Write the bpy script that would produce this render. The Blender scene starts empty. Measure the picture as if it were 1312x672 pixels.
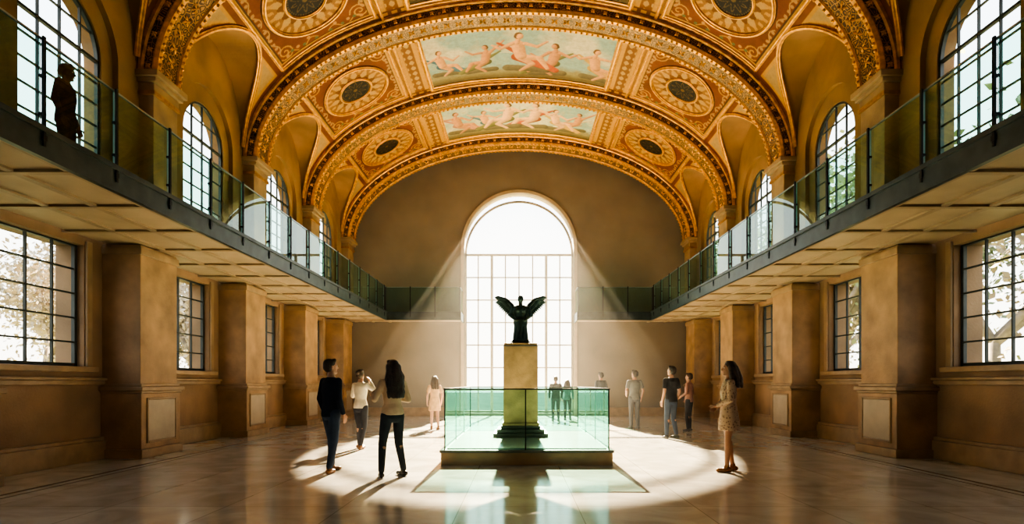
import bpy, bmesh, math, random
import numpy as np
from mathutils import Vector, Matrix
random.seed(7); np.random.seed(7)
S=bpy.context.scene
F=750.0
def link(ob,parent=None):
    S.collection.objects.link(ob)
    if parent: ob.parent=parent
    return ob
def empty(name,loc=(0,0,0)):
    e=bpy.data.objects.new(name,None); e.location=loc; e.empty_display_size=.2
    return link(e)
# ---------------------------------------------------------------- materials
def nodes(name):
    m=bpy.data.materials.new(name); m.use_nodes=True
    nt=m.node_tree; b=nt.nodes['Principled BSDF']
    return m,nt,b
def mat(name,col,rough=.6,metal=0,var=.15,scale=3.0,bump=.0,bscale=30,spec=.5,col2=None,detail=6):
    m,nt,b=nodes(name)
    tc=nt.nodes.new('ShaderNodeTexCoord')
    n=nt.nodes.new('ShaderNodeTexNoise'); n.inputs['Scale'].default_value=scale; n.inputs['Detail'].default_value=detail
    nt.links.new(tc.outputs['Object'],n.inputs['Vector'])
    r=nt.nodes.new('ShaderNodeValToRGB')
    c=np.array(col); d=c*(1-var) if col2 is None else np.array(col2)
    e=np.minimum(c*(1+var),1) if col2 is None else c
    r.color_ramp.elements[0].position=.3; r.color_ramp.elements[1].position=.7
    r.color_ramp.elements[0].color=(*d,1); r.color_ramp.elements[1].color=(*e,1)
    nt.links.new(n.outputs['Fac'],r.inputs['Fac']); nt.links.new(r.outputs['Color'],b.inputs['Base Color'])
    b.inputs['Roughness'].default_value=rough; b.inputs['Metallic'].default_value=metal
    b.inputs['Specular IOR Level'].default_value=spec
    if bump>0:
        n2=nt.nodes.new('ShaderNodeTexNoise'); n2.inputs['Scale'].default_value=bscale; n2.inputs['Detail'].default_value=4
        nt.links.new(tc.outputs['Object'],n2.inputs['Vector'])
        bp=nt.nodes.new('ShaderNodeBump'); bp.inputs['Strength'].default_value=bump; bp.inputs['Distance'].default_value=.02
        nt.links.new(n2.outputs['Fac'],bp.inputs['Height']); nt.links.new(bp.outputs['Normal'],b.inputs['Normal'])
    return m
def glassmat(name,tint,refl=1.0,rough=.01):
    m=bpy.data.materials.new(name); m.use_nodes=True; nt=m.node_tree; nt.nodes.clear()
    o=nt.nodes.new('ShaderNodeOutputMaterial'); t=nt.nodes.new('ShaderNodeBsdfTransparent'); t.inputs[0].default_value=(*tint,1)
    g=nt.nodes.new('ShaderNodeBsdfGlossy'); g.inputs['Roughness'].default_value=rough
    g.inputs['Color'].default_value=(.80,.98,.95,1)
    lw=nt.nodes.new('ShaderNodeLayerWeight'); lw.inputs['Blend'].default_value=.5
    pw=nt.nodes.new('ShaderNodeMath'); pw.operation='POWER'; pw.inputs[1].default_value=4.2
    mr=nt.nodes.new('ShaderNodeMapRange'); mr.inputs['To Min'].default_value=.035*refl; mr.inputs['To Max'].default_value=.95*refl
    mx=nt.nodes.new('ShaderNodeMixShader')
    nt.links.new(lw.outputs['Facing'],pw.inputs[0]); nt.links.new(pw.outputs[0],mr.inputs['Value'])
    nt.links.new(mr.outputs[0],mx.inputs[0]); nt.links.new(t.outputs[0],mx.inputs[1]); nt.links.new(g.outputs[0],mx.inputs[2]); nt.links.new(mx.outputs[0],o.inputs['Surface'])
    return m
M_wall=mat('ochre_plaster',(.30,.185,.10),.75,var=.25,scale=1.3,bump=.25,bscale=25)
M_wallup=mat('ochre_plaster_upper',(.28,.155,.062),.75,var=.28,scale=1.1,bump=.2,bscale=18)
M_back=mat('taupe_plaster',(.22,.18,.135),.8,var=.12,scale=.9,bump=.2,bscale=14)
M_pil=mat('sandstone',(.35,.215,.11),.6,var=.28,scale=2.2,bump=.35,bscale=22)
M_pale=mat('pale_stone_panel',(.42,.33,.23),.5,var=.1,scale=3,bump=.1)
M_trim=mat('stone_trim',(.33,.215,.115),.5,var=.18,scale=4,bump=.1)
M_soff=mat('soffit_panel',(.42,.32,.21),.6,var=.12,scale=1.5,bump=.1)
M_soffrib=mat('soffit_batten',(.34,.25,.16),.55,var=.1)
M_fascia=mat('patinated_metal',(.045,.062,.062),.4,metal=.5,var=.3,scale=4)
M_black=mat('black_steel',(.012,.014,.015),.4,metal=.7,var=.2)
M_steel=mat('brushed_steel',(.30,.36,.36),.3,metal=.9,var=.1)
M_gold=mat('gilding',(.64,.32,.075),.40,metal=.45,var=.3,scale=9,bump=.3,bscale=40)
M_golddk=mat('aged_gilding',(.36,.17,.045),.45,metal=.3,var=.35,scale=8,bump=.3,bscale=40)
M_frame=mat('window_frame_iron',(.05,.055,.05),.5,metal=.3,var=.2)
M_framew=mat('window_frame_pale',(.30,.27,.21),.5,var=.1)
M_glass=glassmat('balustrade_glass',(.52,.83,.77),1.0)
M_cglass=glassmat('display_glass',(.48,.81,.73),1.0)
M_pane=glassmat('window_pane',(.95,.97,.96),.6)
M_edge=mat('glass_edge_green',(.25,.50,.44),.15,var=.1)
M_bronze=mat('dark_bronze',(.035,.062,.056),.36,metal=.6,var=.5,scale=6,bump=.3,bscale=30)
M_ped=mat('travertine_pedestal',(.42,.265,.13),.55,var=.25,scale=4,bump=.3,bscale=30)
M_peddk=mat('dark_stone_plinth',(.10,.095,.08),.45,var=.25,scale=5)
M_deckfl=mat('enclosure_floor',(.66,.74,.70),.15,var=.06,scale=2)
M_casebase=mat('bronze_clad_base',(.30,.20,.11),.35,metal=.2,var=.2,scale=3)
M_bark=mat('bark',(.26,.22,.18),.9,var=.3,scale=6)
M_ground=mat('lawn',(.25,.27,.14),.95,var=.3,scale=.6)
M_leaf=mat('leaves_green',(.30,.33,.18),.7,var=.4,scale=.8); M_leaf2=mat('leaves_autumn',(.46,.38,.28),.7,var=.35,scale=.8)
# floor
def floormat():
    m,nt,b=nodes('polished_marble')
    tc=nt.nodes.new('ShaderNodeTexCoord')
    br=nt.nodes.new('ShaderNodeTexBrick'); br.offset=0; br.inputs['Scale'].default_value=1
    br.inputs['Brick Width'].default_value=1.3; br.inputs['Row Height'].default_value=1.3
    br.inputs['Mortar Size'].default_value=.006; br.inputs['Mortar Smooth'].default_value=.3
    br.inputs['Color1'].default_value=(.60,.58,.53,1); br.inputs['Color2'].default_value=(.54,.52,.475,1); br.inputs['Mortar'].default_value=(.32,.29,.25,1)
    mp=nt.nodes.new('ShaderNodeMapping'); mp.inputs['Location'].default_value=(.65,0,0)
    nt.links.new(tc.outputs['Object'],mp.inputs['Vector']); nt.links.new(mp.outputs[0],br.inputs['Vector'])
    n=nt.nodes.new('ShaderNodeTexNoise'); n.inputs['Scale'].default_value=1.4; n.inputs['Detail'].default_value=9; n.inputs['Distortion'].default_value=1.2
    nt.links.new(tc.outputs['Object'],n.inputs['Vector'])
    r=nt.nodes.new('ShaderNodeValToRGB'); r.color_ramp.elements[0].position=.35; r.color_ramp.elements[1].position=.62
    r.color_ramp.elements[0].color=(.78,.77,.75,1); r.color_ramp.elements[1].color=(1,1,1,1)
    nt.links.new(n.outputs['Fac'],r.inputs['Fac'])
    mx=nt.nodes.new('ShaderNodeMix'); mx.data_type='RGBA'; mx.blend_type='MULTIPLY'; mx.inputs[0].default_value=1
    nt.links.new(br.outputs['Color'],mx.inputs[6]); nt.links.new(r.outputs['Color'],mx.inputs[7]); nt.links.new(mx.outputs[2],b.inputs['Base Color'])
    r2=nt.nodes.new('ShaderNodeMapRange'); r2.inputs['To Min'].default_value=.07; r2.inputs['To Max'].default_value=.18
    nt.links.new(n.outputs['Fac'],r2.inputs['Value']); nt.links.new(r2.outputs[0],b.inputs['Roughness'])
    b.inputs['IOR'].default_value=1.8
    return m
M_floor=floormat()
M_inlay=mat('dark_marble_inlay',(.05,.045,.04),.2,var=.3,scale=5)
def attrmat(name,rough=.6,metal=0):
    m,nt,b=nodes(name)
    a=nt.nodes.new('ShaderNodeVertexColor'); a.layer_name='Col'
    tc=nt.nodes.new('ShaderNodeTexCoord'); n=nt.nodes.new('ShaderNodeTexNoise'); n.inputs['Scale'].default_value=12; n.inputs['Detail'].default_value=6
    nt.links.new(tc.outputs['Object'],n.inputs['Vector'])
    r=nt.nodes.new('ShaderNodeMapRange'); r.inputs['To Min'].default_value=.75; r.inputs['To Max'].default_value=1.2
    nt.links.new(n.outputs['Fac'],r.inputs['Value'])
    mx=nt.nodes.new('ShaderNodeVectorMath'); mx.operation='SCALE'
    nt.links.new(a.outputs['Color'],mx.inputs[0]); nt.links.new(r.outputs[0],mx.inputs['Scale']); nt.links.new(mx.outputs[0],b.inputs['Base Color'])
    b.inputs['Roughness'].default_value=rough; b.inputs['Metallic'].default_value=metal
    b.inputs['Specular IOR Level'].default_value=.25
    return m
M_paint=attrmat('painted_plaster',.6); M_fresco=attrmat('fresco_paint',.75)
def ornmat():
    m,nt,b=nodes('gilded_scrollwork')
    tc=nt.nodes.new('ShaderNodeTexCoord'); 
    v=nt.nodes.new('ShaderNodeTexVoronoi'); v.inputs['Scale'].default_value=9; v.feature='DISTANCE_TO_EDGE'
    nt.links.new(tc.outputs['Object'],v.inputs['Vector'])
    r=nt.nodes.new('ShaderNodeValToRGB'); e=r.color_ramp.elements
    e[0].position=.03; e[0].color=(.38,.19,.05,1); e[1].position=.08; e[1].color=(.045,.018,.005,1)
    x=e.new(.24); x.color=(.06,.024,.007,1); x=e.new(.30); x.color=(.38,.19,.05,1)
    nt.links.new(v.outputs['Distance'],r.inputs['Fac']); nt.links.new(r.outputs['Color'],b.inputs['Base Color'])
    b.inputs['Roughness'].default_value=.45; b.inputs['Metallic'].default_value=.2
    bp=nt.nodes.new('ShaderNodeBump'); bp.inputs['Strength'].default_value=.4; bp.inputs['Distance'].default_value=.03
    nt.links.new(r.outputs['Color'],bp.inputs['Height']); nt.links.new(bp.outputs['Normal'],b.inputs['Normal'])
    return m
M_orn=ornmat()
# ---------------------------------------------------------------- mesh builder
class B:
    def __init__(s): s.bm=bmesh.new(); s.mats=[]
    def mi(s,m):
        if m not in s.mats: s.mats.append(m)
        return s.mats.index(m)
    def quad(s,pts,m,smooth=False):
        f=s.bm.faces.new([s.bm.verts.new(p) for p in pts]); f.material_index=s.mi(m); f.smooth=smooth; return f
    def hexa(s,c,m):
        v=[s.bm.verts.new(p) for p in c]; i=s.mi(m)
        for q in ((0,3,2,1),(4,5,6,7),(0,1,5,4),(1,2,6,5),(2,3,7,6),(3,0,4,7)):
            f=s.bm.faces.new([v[k] for k in q]); f.material_index=i
    def box(s,x0,x1,y0,y1,z0,z1,m):
        if x0>x1:x0,x1=x1,x0
        s.hexa([(x0,y0,z0),(x1,y0,z0),(x1,y1,z0),(x0,y1,z0),(x0,y0,z1),(x1,y0,z1),(x1,y1,z1),(x0,y1,z1)],m)
    def done(s,name,parent=None,bevel=0,recalc=True):
        if recalc: bmesh.ops.recalc_face_normals(s.bm,faces=s.bm.faces)
        me=bpy.data.meshes.new(name); s.bm.to_mesh(me); s.bm.free()
        for m in s.mats: me.materials.append(m)
        ob=bpy.data.objects.new(name,me); link(ob,parent)
        if bevel:
            md=ob.modifiers.new('Bevel','BEVEL'); md.width=bevel; md.segments=2; md.limit_method='ANGLE'
        return ob
def rings(bm,rs,mi=0,smooth=True,closed=True,caps=True):
    vs=[[bm.verts.new(p) for p in r] for r in rs]; n=len(rs[0])
    for a,b in zip(vs[:-1],vs[1:]):
        for i in range(n if closed else n-1):
            f=bm.faces.new((a[i],a[(i+1)%n],b[(i+1)%n],b[i])); f.material_index=mi; f.smooth=smooth
    if caps and closed:
        f=bm.faces.new(vs[0][::-1]); f.material_index=mi
        f=bm.faces.new(vs[-1]); f.material_index=mi
def capsule(bm,p1,p2,r1,r2,seg=12,mi=0,hs=3):
    p1=Vector(p1);p2=Vector(p2); d=p2-p1
    if d.length<1e-6: d=Vector((0,0,1e-4))
    d.normalize(); a=d.orthogonal().normalized(); b=d.cross(a); rs=[]
    for k in range(hs+1):
        th=-math.pi/2*(1-k/hs)*.97; 
        c=p1+d*r1*math.sin(th); r=r1*math.cos(th); rs.append([c+a*r*math.cos(2*math.pi*i/seg)+b*r*math.sin(2*math.pi*i/seg) for i in range(seg)])
    for k in range(hs+1):
        th=math.pi/2*(k/hs)*.97
        c=p2+d*r2*math.sin(th); r=r2*math.cos(th); rs.append([c+a*r*math.cos(2*math.pi*i/seg)+b*r*math.sin(2*math.pi*i/seg) for i in range(seg)])
    rings(bm,rs,mi)
def ellipsoid(bm,c,r,M=None,mi=0,seg=16,hs=10):
    rs=[]
    for k in range(hs+1):
        th=-math.pi/2*.985+math.pi*.985*k/hs
        rs.append([Vector((r[0]*math.cos(th)*math.cos(2*math.pi*i/seg),r[1]*math.cos(th)*math.sin(2*math.pi*i/seg),r[2]*math.sin(th))) for i in range(seg)])
    c=Vector(c)
    rs=[[ (M@p if M else p)+c for p in r_] for r_ in rs]
    rings(bm,rs,mi)
def loft(bm,secs,seg=24,mi=0):
    rings(bm,[[Vector((s[0]+s[3]*math.cos(2*math.pi*i/seg),s[1]+s[4]*math.sin(2*math.pi*i/seg),s[2])) for i in range(seg)] for s in secs],mi)
def remesh(bm,voxel,sm=3):
    bmesh.ops.recalc_face_normals(bm,faces=bm.faces)
    me=bpy.data.meshes.new('t'); bm.to_mesh(me); bm.free()
    ob=bpy.data.objects.new('t',me); S.collection.objects.link(ob)
    r=ob.modifiers.new('r','REMESH'); r.mode='VOXEL'; r.voxel_size=voxel; r.use_smooth_shade=True
    s=ob.modifiers.new('s','SMOOTH'); s.factor=.5; s.iterations=sm
    dg=bpy.context.evaluated_depsgraph_get(); out=bpy.data.meshes.new_from_object(ob.evaluated_get(dg))
    bpy.data.objects.remove(ob); bpy.data.meshes.remove(me)
    return out
def combine(name,parts):
    bm=bmesh.new(); mats=[]
    for me,m in parts:
        if m not in mats: mats.append(m)
        n=len(bm.faces); bm.from_mesh(me); bm.faces.ensure_lookup_table()
        for f in bm.faces[n:]: f.material_index=mats.index(m); f.smooth=True
        bpy.data.meshes.remove(me)
    me=bpy.data.meshes.new(name); bm.to_mesh(me); bm.free()
    for m in mats: me.materials.append(m)
    return link(bpy.data.objects.new(name,me))
def raw(bm):
    bmesh.ops.recalc_face_normals(bm,faces=bm.faces)
    me=bpy.data.meshes.new('t'); bm.to_mesh(me); bm.free(); return me
# ---------------------------------------------------------------- people
M_skin=mat('skin',(.44,.24,.155),.5,var=.06); M_skin2=mat('skin_tan',(.33,.17,.10),.5,var=.06)
M_eye=mat('eye_white',(.75,.72,.68),.2,var=.02); M_pup=mat('eye_iris',(.03,.015,.01),.2,var=.1); M_lip=mat('lips',(.38,.12,.10),.4,var=.05)
M_hair=mat('dark_hair',(.022,.014,.010),.45,var=.5,scale=30,bump=.8,bscale=60); M_hairb=mat('brown_hair',(.06,.032,.018),.45,var=.5,scale=30,bump=.8,bscale=60)
def cloth(n,c,**k): return mat(n,c,.85,var=.18,scale=7,bump=.5,bscale=12,spec=.15,**k)
def person(name,x,y,yaw,h,z=0,arms=None,legs=None,top=None,bottom=None,shoes=None,hair='short',hairm=None,skin=None,
           sleeve='long',female=False,dress=None,head=(0,0),voxel=.011,hem=.88,wide=1.0):
    skin=skin or M_skin; hairm=hairm or M_hair
    sw=.165 if female else .185
    arms=arms or dict(L=((-.25,-.03,1.14),(-.24,.06,.90)),R=((.25,-.03,1.14),(.24,.06,.90)))
    legs=legs or dict(L=((-.10,.03,.50),(-.11,0,.08),0),R=((.10,.03,.50),(.12,.02,.08),0))
    sk=bmesh.new(); tp=bmesh.new(); bt=bmesh.new(); sh=bmesh.new(); hr=bmesh.new(); hd=bmesh.new()
    sh_z=1.42
    loft(sk,[(0,0,.86,.09,.07),(0,0,.95,.15,.10),(0,0,1.10,.125,.09),(0,0,1.28,.145,.10),(0,0,1.40,.14,.09),(0,0,1.45,.09,.07),(0,0,1.5,.055,.055)])
    capsule(sk,(0,-.01,1.44),(0,.01,1.56),.058,.052)
    hip=.10 if not female else .105
    for k,sx in (('L',-1),('R',1)):
        e,w=Vector(arms[k][0]),Vector(arms[k][1]); s0=Vector((sx*sw,0,sh_z-.01))
        capsule(sk,s0,e,.047,.038); capsule(sk,e,w,.038,.026)
        if sleeve=='long':
            capsule(tp,s0,e,.062,.050); capsule(tp,e,w-(w-e).normalized()*.03,.050,.038)
        elif sleeve=='short':
            capsule(tp,s0,s0.lerp(e,.62),.064,.058)
        d=(w-e).normalized(); side=Vector((0,1,0))-d*d.dot(Vector((0,1,0)))
        if side.length<.3: side=Vector((-sx,0,0))-d*d.dot(Vector((-sx,0,0)))
        side.normalize(); nrm=d.cross(side)
        if nrm.dot(Vector((-sx,0,-.3)))<0: nrm=-nrm
        R=Matrix((side,nrm,d)).transposed()
        ellipsoid(hd,w+d*.045,(.038,.017,.052),R,seg=10,hs=6)
        for fi in range(4):
            ln=(.034,.038,.036,.029)[fi]; b0=w+d*.082+side*(.027-.018*fi)
            d1=(d+nrm*.35).normalized(); d2=(d+nrm*.9).normalized()
            p1=b0+d1*ln; p2=p1+d2*ln*.9
            capsule(hd,b0-d*.01,p1,.0092,.0085,6,hs=2); capsule(hd,p1,p2,.0085,.007,6,hs=2)
        t0=w+d*.02+side*.028; t1=t0+(side*.7+d*.8+nrm*.2).normalized()*.042; t2=t1+(d+nrm*.4).normalized()*.03
        capsule(hd,t0,t1,.012,.010,6,hs=2); capsule(hd,t1,t2,.010,.008,6,hs=2)
        kn,an,ty=Vector(legs[k][0]),Vector(legs[k][1]),legs[k][2]
        hp=Vector((sx*hip*.9,0,.92))
        capsule(sk,hp,kn,.078,.052); capsule(sk,kn,an,.052,.034); capsule(sk,kn.lerp(an,.12)+Vector((0,-.012,0)),kn.lerp(an,.5)+Vector((0,-.01,0)),.052,.042)
        if bottom:
            capsule(bt,hp,kn,.094*wide,.064*wide); capsule(bt,kn,an+Vector((0,0,.03)),.064*wide,.048*wide)
        fw=Vector((math.sin(ty),math.cos(ty),0)); lift=an.z-.08
        hl=Vector((an.x,an.y,0))-fw*.045+Vector((0,0,.042+lift)); to=Vector((an.x,an.y,0))+fw*.135+Vector((0,0,.032+lift*.4))
        capsule(sh,hl,to,.042,.032); capsule(sh,an+Vector((0,0,.02)),hl.lerp(to,.4),.042,.038)
        rgt=Vector((fw.y,-fw.x,0)); 
        capsule(sh,hl.lerp(to,.5)-rgt*.012,to+rgt*.012-fw*.02,.036,.032)
    f=.92 if female else 1.0
    if dress:
        loft(tp,[(0,0,dress,.205,.165),(0,0,dress+.12,.20,.16),(0,0,.92,.18,.14),(0,0,1.10,.135,.105),(0,.01,1.27,.158,.128),(0,0,1.40,.155*f,.10),(0,0,1.455,.10,.08),(0,0,1.475,.07,.066)])
    else:
        w_=.152 if not female else .13
        loft(tp,[(0,0,hem,.178,.128),(0,0,hem+.08,.172,.125),(0,0,1.10,w_,.108),(0,.012 if female else 0,1.27,.172*f,.128),(0,0,1.38,.178*f,.112),(0,0,1.44,.12,.085),(0,0,1.475,.072,.068)])
        capsule(tp,(-sw*.95,0,1.41),(sw*.95,0,1.41),.058,.058)
    if bottom: loft(bt,[(0,0,.82,.12,.09),(0,0,.88,.168,.118),(0,0,.98,.160,.112),(0,0,1.04,.145,.102)])
    ya,pi=head
    HM=Matrix.Translation((0,0,1.52))@Matrix.Rotation(ya,4,'Z')@Matrix.Rotation(pi,4,'X')@Matrix.Translation((0,0,-1.52))
    H3=HM.to_3x3(); P=lambda *a: HM@Vector(a)
    ellipsoid(sk,P(0,0,1.655),(.076,.096,.093),H3); ellipsoid(sk,P(0,.030,1.605),(.062,.070,.088),H3)
    capsule(sk,P(-.012,.075,1.545),P(.012,.075,1.545),.024,.024)
    capsule(sk,P(0,.094,1.645),P(0,.116,1.610),.009,.014,8)
    for sx in (-1,1):
        ellipsoid(sk,P(sx*.078,0,1.622),(.012,.020,.032),H3,seg=8,hs=6)
        capsule(sk,P(sx*.012,.094,1.665),P(sx*.045,.082,1.668),.009,.008,8)
    ew=bmesh.new(); ep=bmesh.new(); lp=bmesh.new()
    for sx in (-1,1):
        ellipsoid(ew,P(sx*.031,.090,1.645),(.015,.010,.008),H3,seg=10,hs=6); ellipsoid(ep,P(sx*.031,.0975,1.645),(.006,.004,.006),H3,seg=8,hs=6)
        capsule(hr,P(sx*.015,.102,1.672),P(sx*.045,.088,1.672),.006,.005,6)
    ellipsoid(lp,P(0,.103,1.577),(.024,.008,.009),H3,seg=10,hs=6)
    ellipsoid(hr,P(0,-.016,1.678),(.086,.100,.088),H3)
    ellipsoid(hr,P(0,-.035,1.635),(.085,.082,.085),H3)
    if hair=='short':
        capsule(hr,P(-.04,.055,1.735),P(.04,.055,1.735),.03,.03)
    if hair=='bun':
        ellipsoid(hr,P(0,-.12,1.70),(.045,.045,.045),H3)
        capsule(hr,P(-.03,.05,1.73),P(.03,.05,1.73),.03,.03)
    if hair in('long','curly'):
        n=11 if hair=='curly' else 7
        L=.46 if hair=='curly' else .30
        for i in range(n):
            a=math.pi*(.93+1.14*i/(n-1))
            rr=.075; p=P(rr*math.cos(a),-.02+rr*1.05*math.sin(a),1.66)
            prev=p; m=6
            for j in range(1,m+1):
                q=P(math.cos(a)*(rr+.035*min(j,3)/3+ (random.uniform(-.02,.02) if hair=='curly' else 0)),-.02+math.sin(a)*(rr*1.05+.045*min(j,3)/3)+(random.uniform(-.015,.015) if hair=='curly' else 0)-.01*j,1.66-L*j/m)
                capsule(hr,prev,q,.042 if j<5 else .034,.040 if j<5 else .026,8,hs=2); prev=q
        capsule(hr,P(-.05,.03,1.73),P(.05,.03,1.73),.032,.032)
    parts=[(remesh(sk,min(voxel,.009),3),skin),(raw(hd),skin),(remesh(tp,voxel,4),top)]
    if bottom: parts.append((remesh(bt,voxel,4),bottom))
    else: bt.free()
    parts.append((remesh(sh,voxel*.8,2),shoes)); parts.append((remesh(hr,min(voxel,.010),2),hairm))
    parts+= [(raw(ew),M_eye),(raw(ep),M_pup),(raw(lp),M_lip)]
    ob=combine(name,parts); k=h/1.765
    ob.scale=(k,k,k); ob.location=(x,y,z); ob.rotation_euler=(0,0,math.radians(yaw))
    return ob
def px(xp,d): return (xp-665)/F*d
M_navy=cloth('navy_jacket',(.014,.02,.035)); M_jean=cloth('dark_jeans',(.035,.05,.085)); M_brown=mat('brown_leather',(.22,.09,.03),.4)
M_sweater=cloth('beige_sweater',(.44,.34,.25)); M_bjean=cloth('black_jeans',(.022,.028,.038)); M_blk=mat('black_leather',(.02,.018,.016),.4)
M_cream=cloth('cream_blouse',(.62,.54,.42)); M_dk=cloth('dark_trousers',(.03,.03,.04)); M_peach=cloth('peach_dress',(.64,.40,.22))
M_grey=cloth('grey_tshirt',(.16,.16,.155)); M_gtr=cloth('grey_trousers',(.085,.085,.095)); M_bt=cloth('black_tshirt',(.014,.016,.02)); M_bj=cloth('blue_jeans',(.04,.06,.10))
M_pink=cloth('rose_shirt',(.36,.21,.18)); M_coat=mat('coat_backlit_shade',(.004,.006,.009),1.0,var=.1,spec=0)  # coat colour near black: backlit silhouette shade put into the material
def dressmat():
    m,nt,b=nodes('patterned_dress'); tc=nt.nodes.new('ShaderNodeTexCoord'); v=nt.nodes.new('ShaderNodeTexVoronoi'); v.inputs['Scale'].default_value=26
    nt.links.new(tc.outputs['Object'],v.inputs['Vector']); r=nt.nodes.new('ShaderNodeValToRGB'); e=r.color_ramp.elements
    e[0].position=.2; e[0].color=(.18,.10,.06,1); e[1].position=.45; e[1].color=(.40,.28,.19,1)
    nt.links.new(v.outputs['Distance'],r.inputs['Fac']); nt.links.new(r.outputs['Color'],b.inputs['Base Color']); b.inputs['Roughness'].default_value=.85
    return m
M_dress=dressmat()
person('man_in_dark_jacket',px(424,9.0),9.0,-38,1.75,top=M_navy,bottom=M_jean,shoes=M_brown,hem=.86,wide=1.06,
  legs=dict(L=((-.11,.09,.50),(-.13,.10,.08),.2),R=((.11,-.02,.50),(.14,-.12,.08),-.5)),head=(-.3,.05))
person('woman_with_curly_hair',px(503,8.6),8.6,38,1.72,top=M_sweater,bottom=M_bjean,shoes=M_blk,hair='curly',hairm=M_hair,female=True,skin=M_skin2,
  arms=dict(L=((-.27,.04,1.17),(-.19,.27,1.25)),R=((.25,-.02,1.15),(.10,.22,1.19))),
  legs=dict(L=((-.14,.05,.50),(-.19,-.02,.08),.3),R=((.12,.04,.50),(.16,-.04,.08),-.2)),head=(.1,.0),hem=.93)
person('woman_in_cream_blouse',px(462,12.2),12.2,-25,1.66,top=M_cream,bottom=M_dk,shoes=M_brown,hair='bun',hairm=M_hairb,female=True,
  arms=dict(L=((-.27,.06,1.17),(-.17,.20,1.32)),R=((.30,.10,1.30),(.16,.12,1.50))),
  legs=dict(L=((-.09,.06,.50),(-.10,.08,.08),.2),R=((.10,.0,.50),(.10,-.12,.08),-.2)),head=(.2,.12),hem=.90)
person('girl_in_peach_dress',px(557,17.2),17.2,20,1.58,top=M_peach,shoes=M_brown,hair='long',hairm=M_hairb,female=True,dress=.62,sleeve='short',
  legs=dict(L=((-.09,.05,.50),(-.09,.08,.08),.2),R=((.09,.0,.50),(.10,-.1,.08),-.2)),head=(0,.1),voxel=.013)
person('visitor_in_black',px(712,21),21.0,10,1.62,top=M_bt,bottom=M_dk,shoes=M_blk,voxel=.014)
person('visitor_in_blue_shirt',px(727,21.6),21.6,-20,1.50,top=cloth('teal_shirt',(.07,.13,.15)),bottom=M_dk,shoes=M_blk,voxel=.014,hair='long',female=True)
person('visitor_in_grey_coat',px(770,21.0),21.0,30,1.76,top=cloth('slate_coat',(.05,.06,.075)),bottom=M_dk,shoes=M_blk,voxel=.014)
person('man_in_grey_tshirt',px(813,17.5),17.5,15,1.76,top=M_grey,bottom=M_gtr,shoes=M_blk,sleeve='short',wide=1.08,
  arms=dict(L=((-.26,.0,1.15),(-.17,.2,1.02)),R=((.27,-.03,1.15),(.26,.08,.91))),head=(.3,.1),voxel=.013)
person('man_in_black_tshirt',px(860,14.5),14.5,30,1.80,top=M_bt,bottom=M_bj,shoes=M_blk,sleeve='short',
  legs=dict(L=((-.11,.03,.50),(-.15,.0,.08),.3),R=((.10,.03,.50),(.13,-.04,.08),-.2)),head=(.2,.15),voxel=.012)
person('visitor_in_rose_shirt',px(883,16.6),16.6,55,1.66,top=M_pink,bottom=M_dk,shoes=M_blk,female=True,hairm=M_hairb,
  arms=dict(L=((-.25,.0,1.15),(-.2,.18,1.05)),R=((.25,-.02,1.15),(.22,.14,.97))),voxel=.013)
person('woman_in_patterned_dress',px(934,9.05),9.05,82,1.72,top=M_dress,shoes=M_brown,hair='long',hairm=M_hairb,female=True,dress=.66,skin=M_skin2,
  arms=dict(L=((-.22,.02,1.15),(-.04,.19,1.05)),R=((.22,.02,1.15),(.05,.20,1.01))),
  legs=dict(L=((-.09,.04,.50),(-.09,.05,.08),.1),R=((.09,.0,.50),(.10,-.08,.08),-.1)),head=(0,.05))
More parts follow.
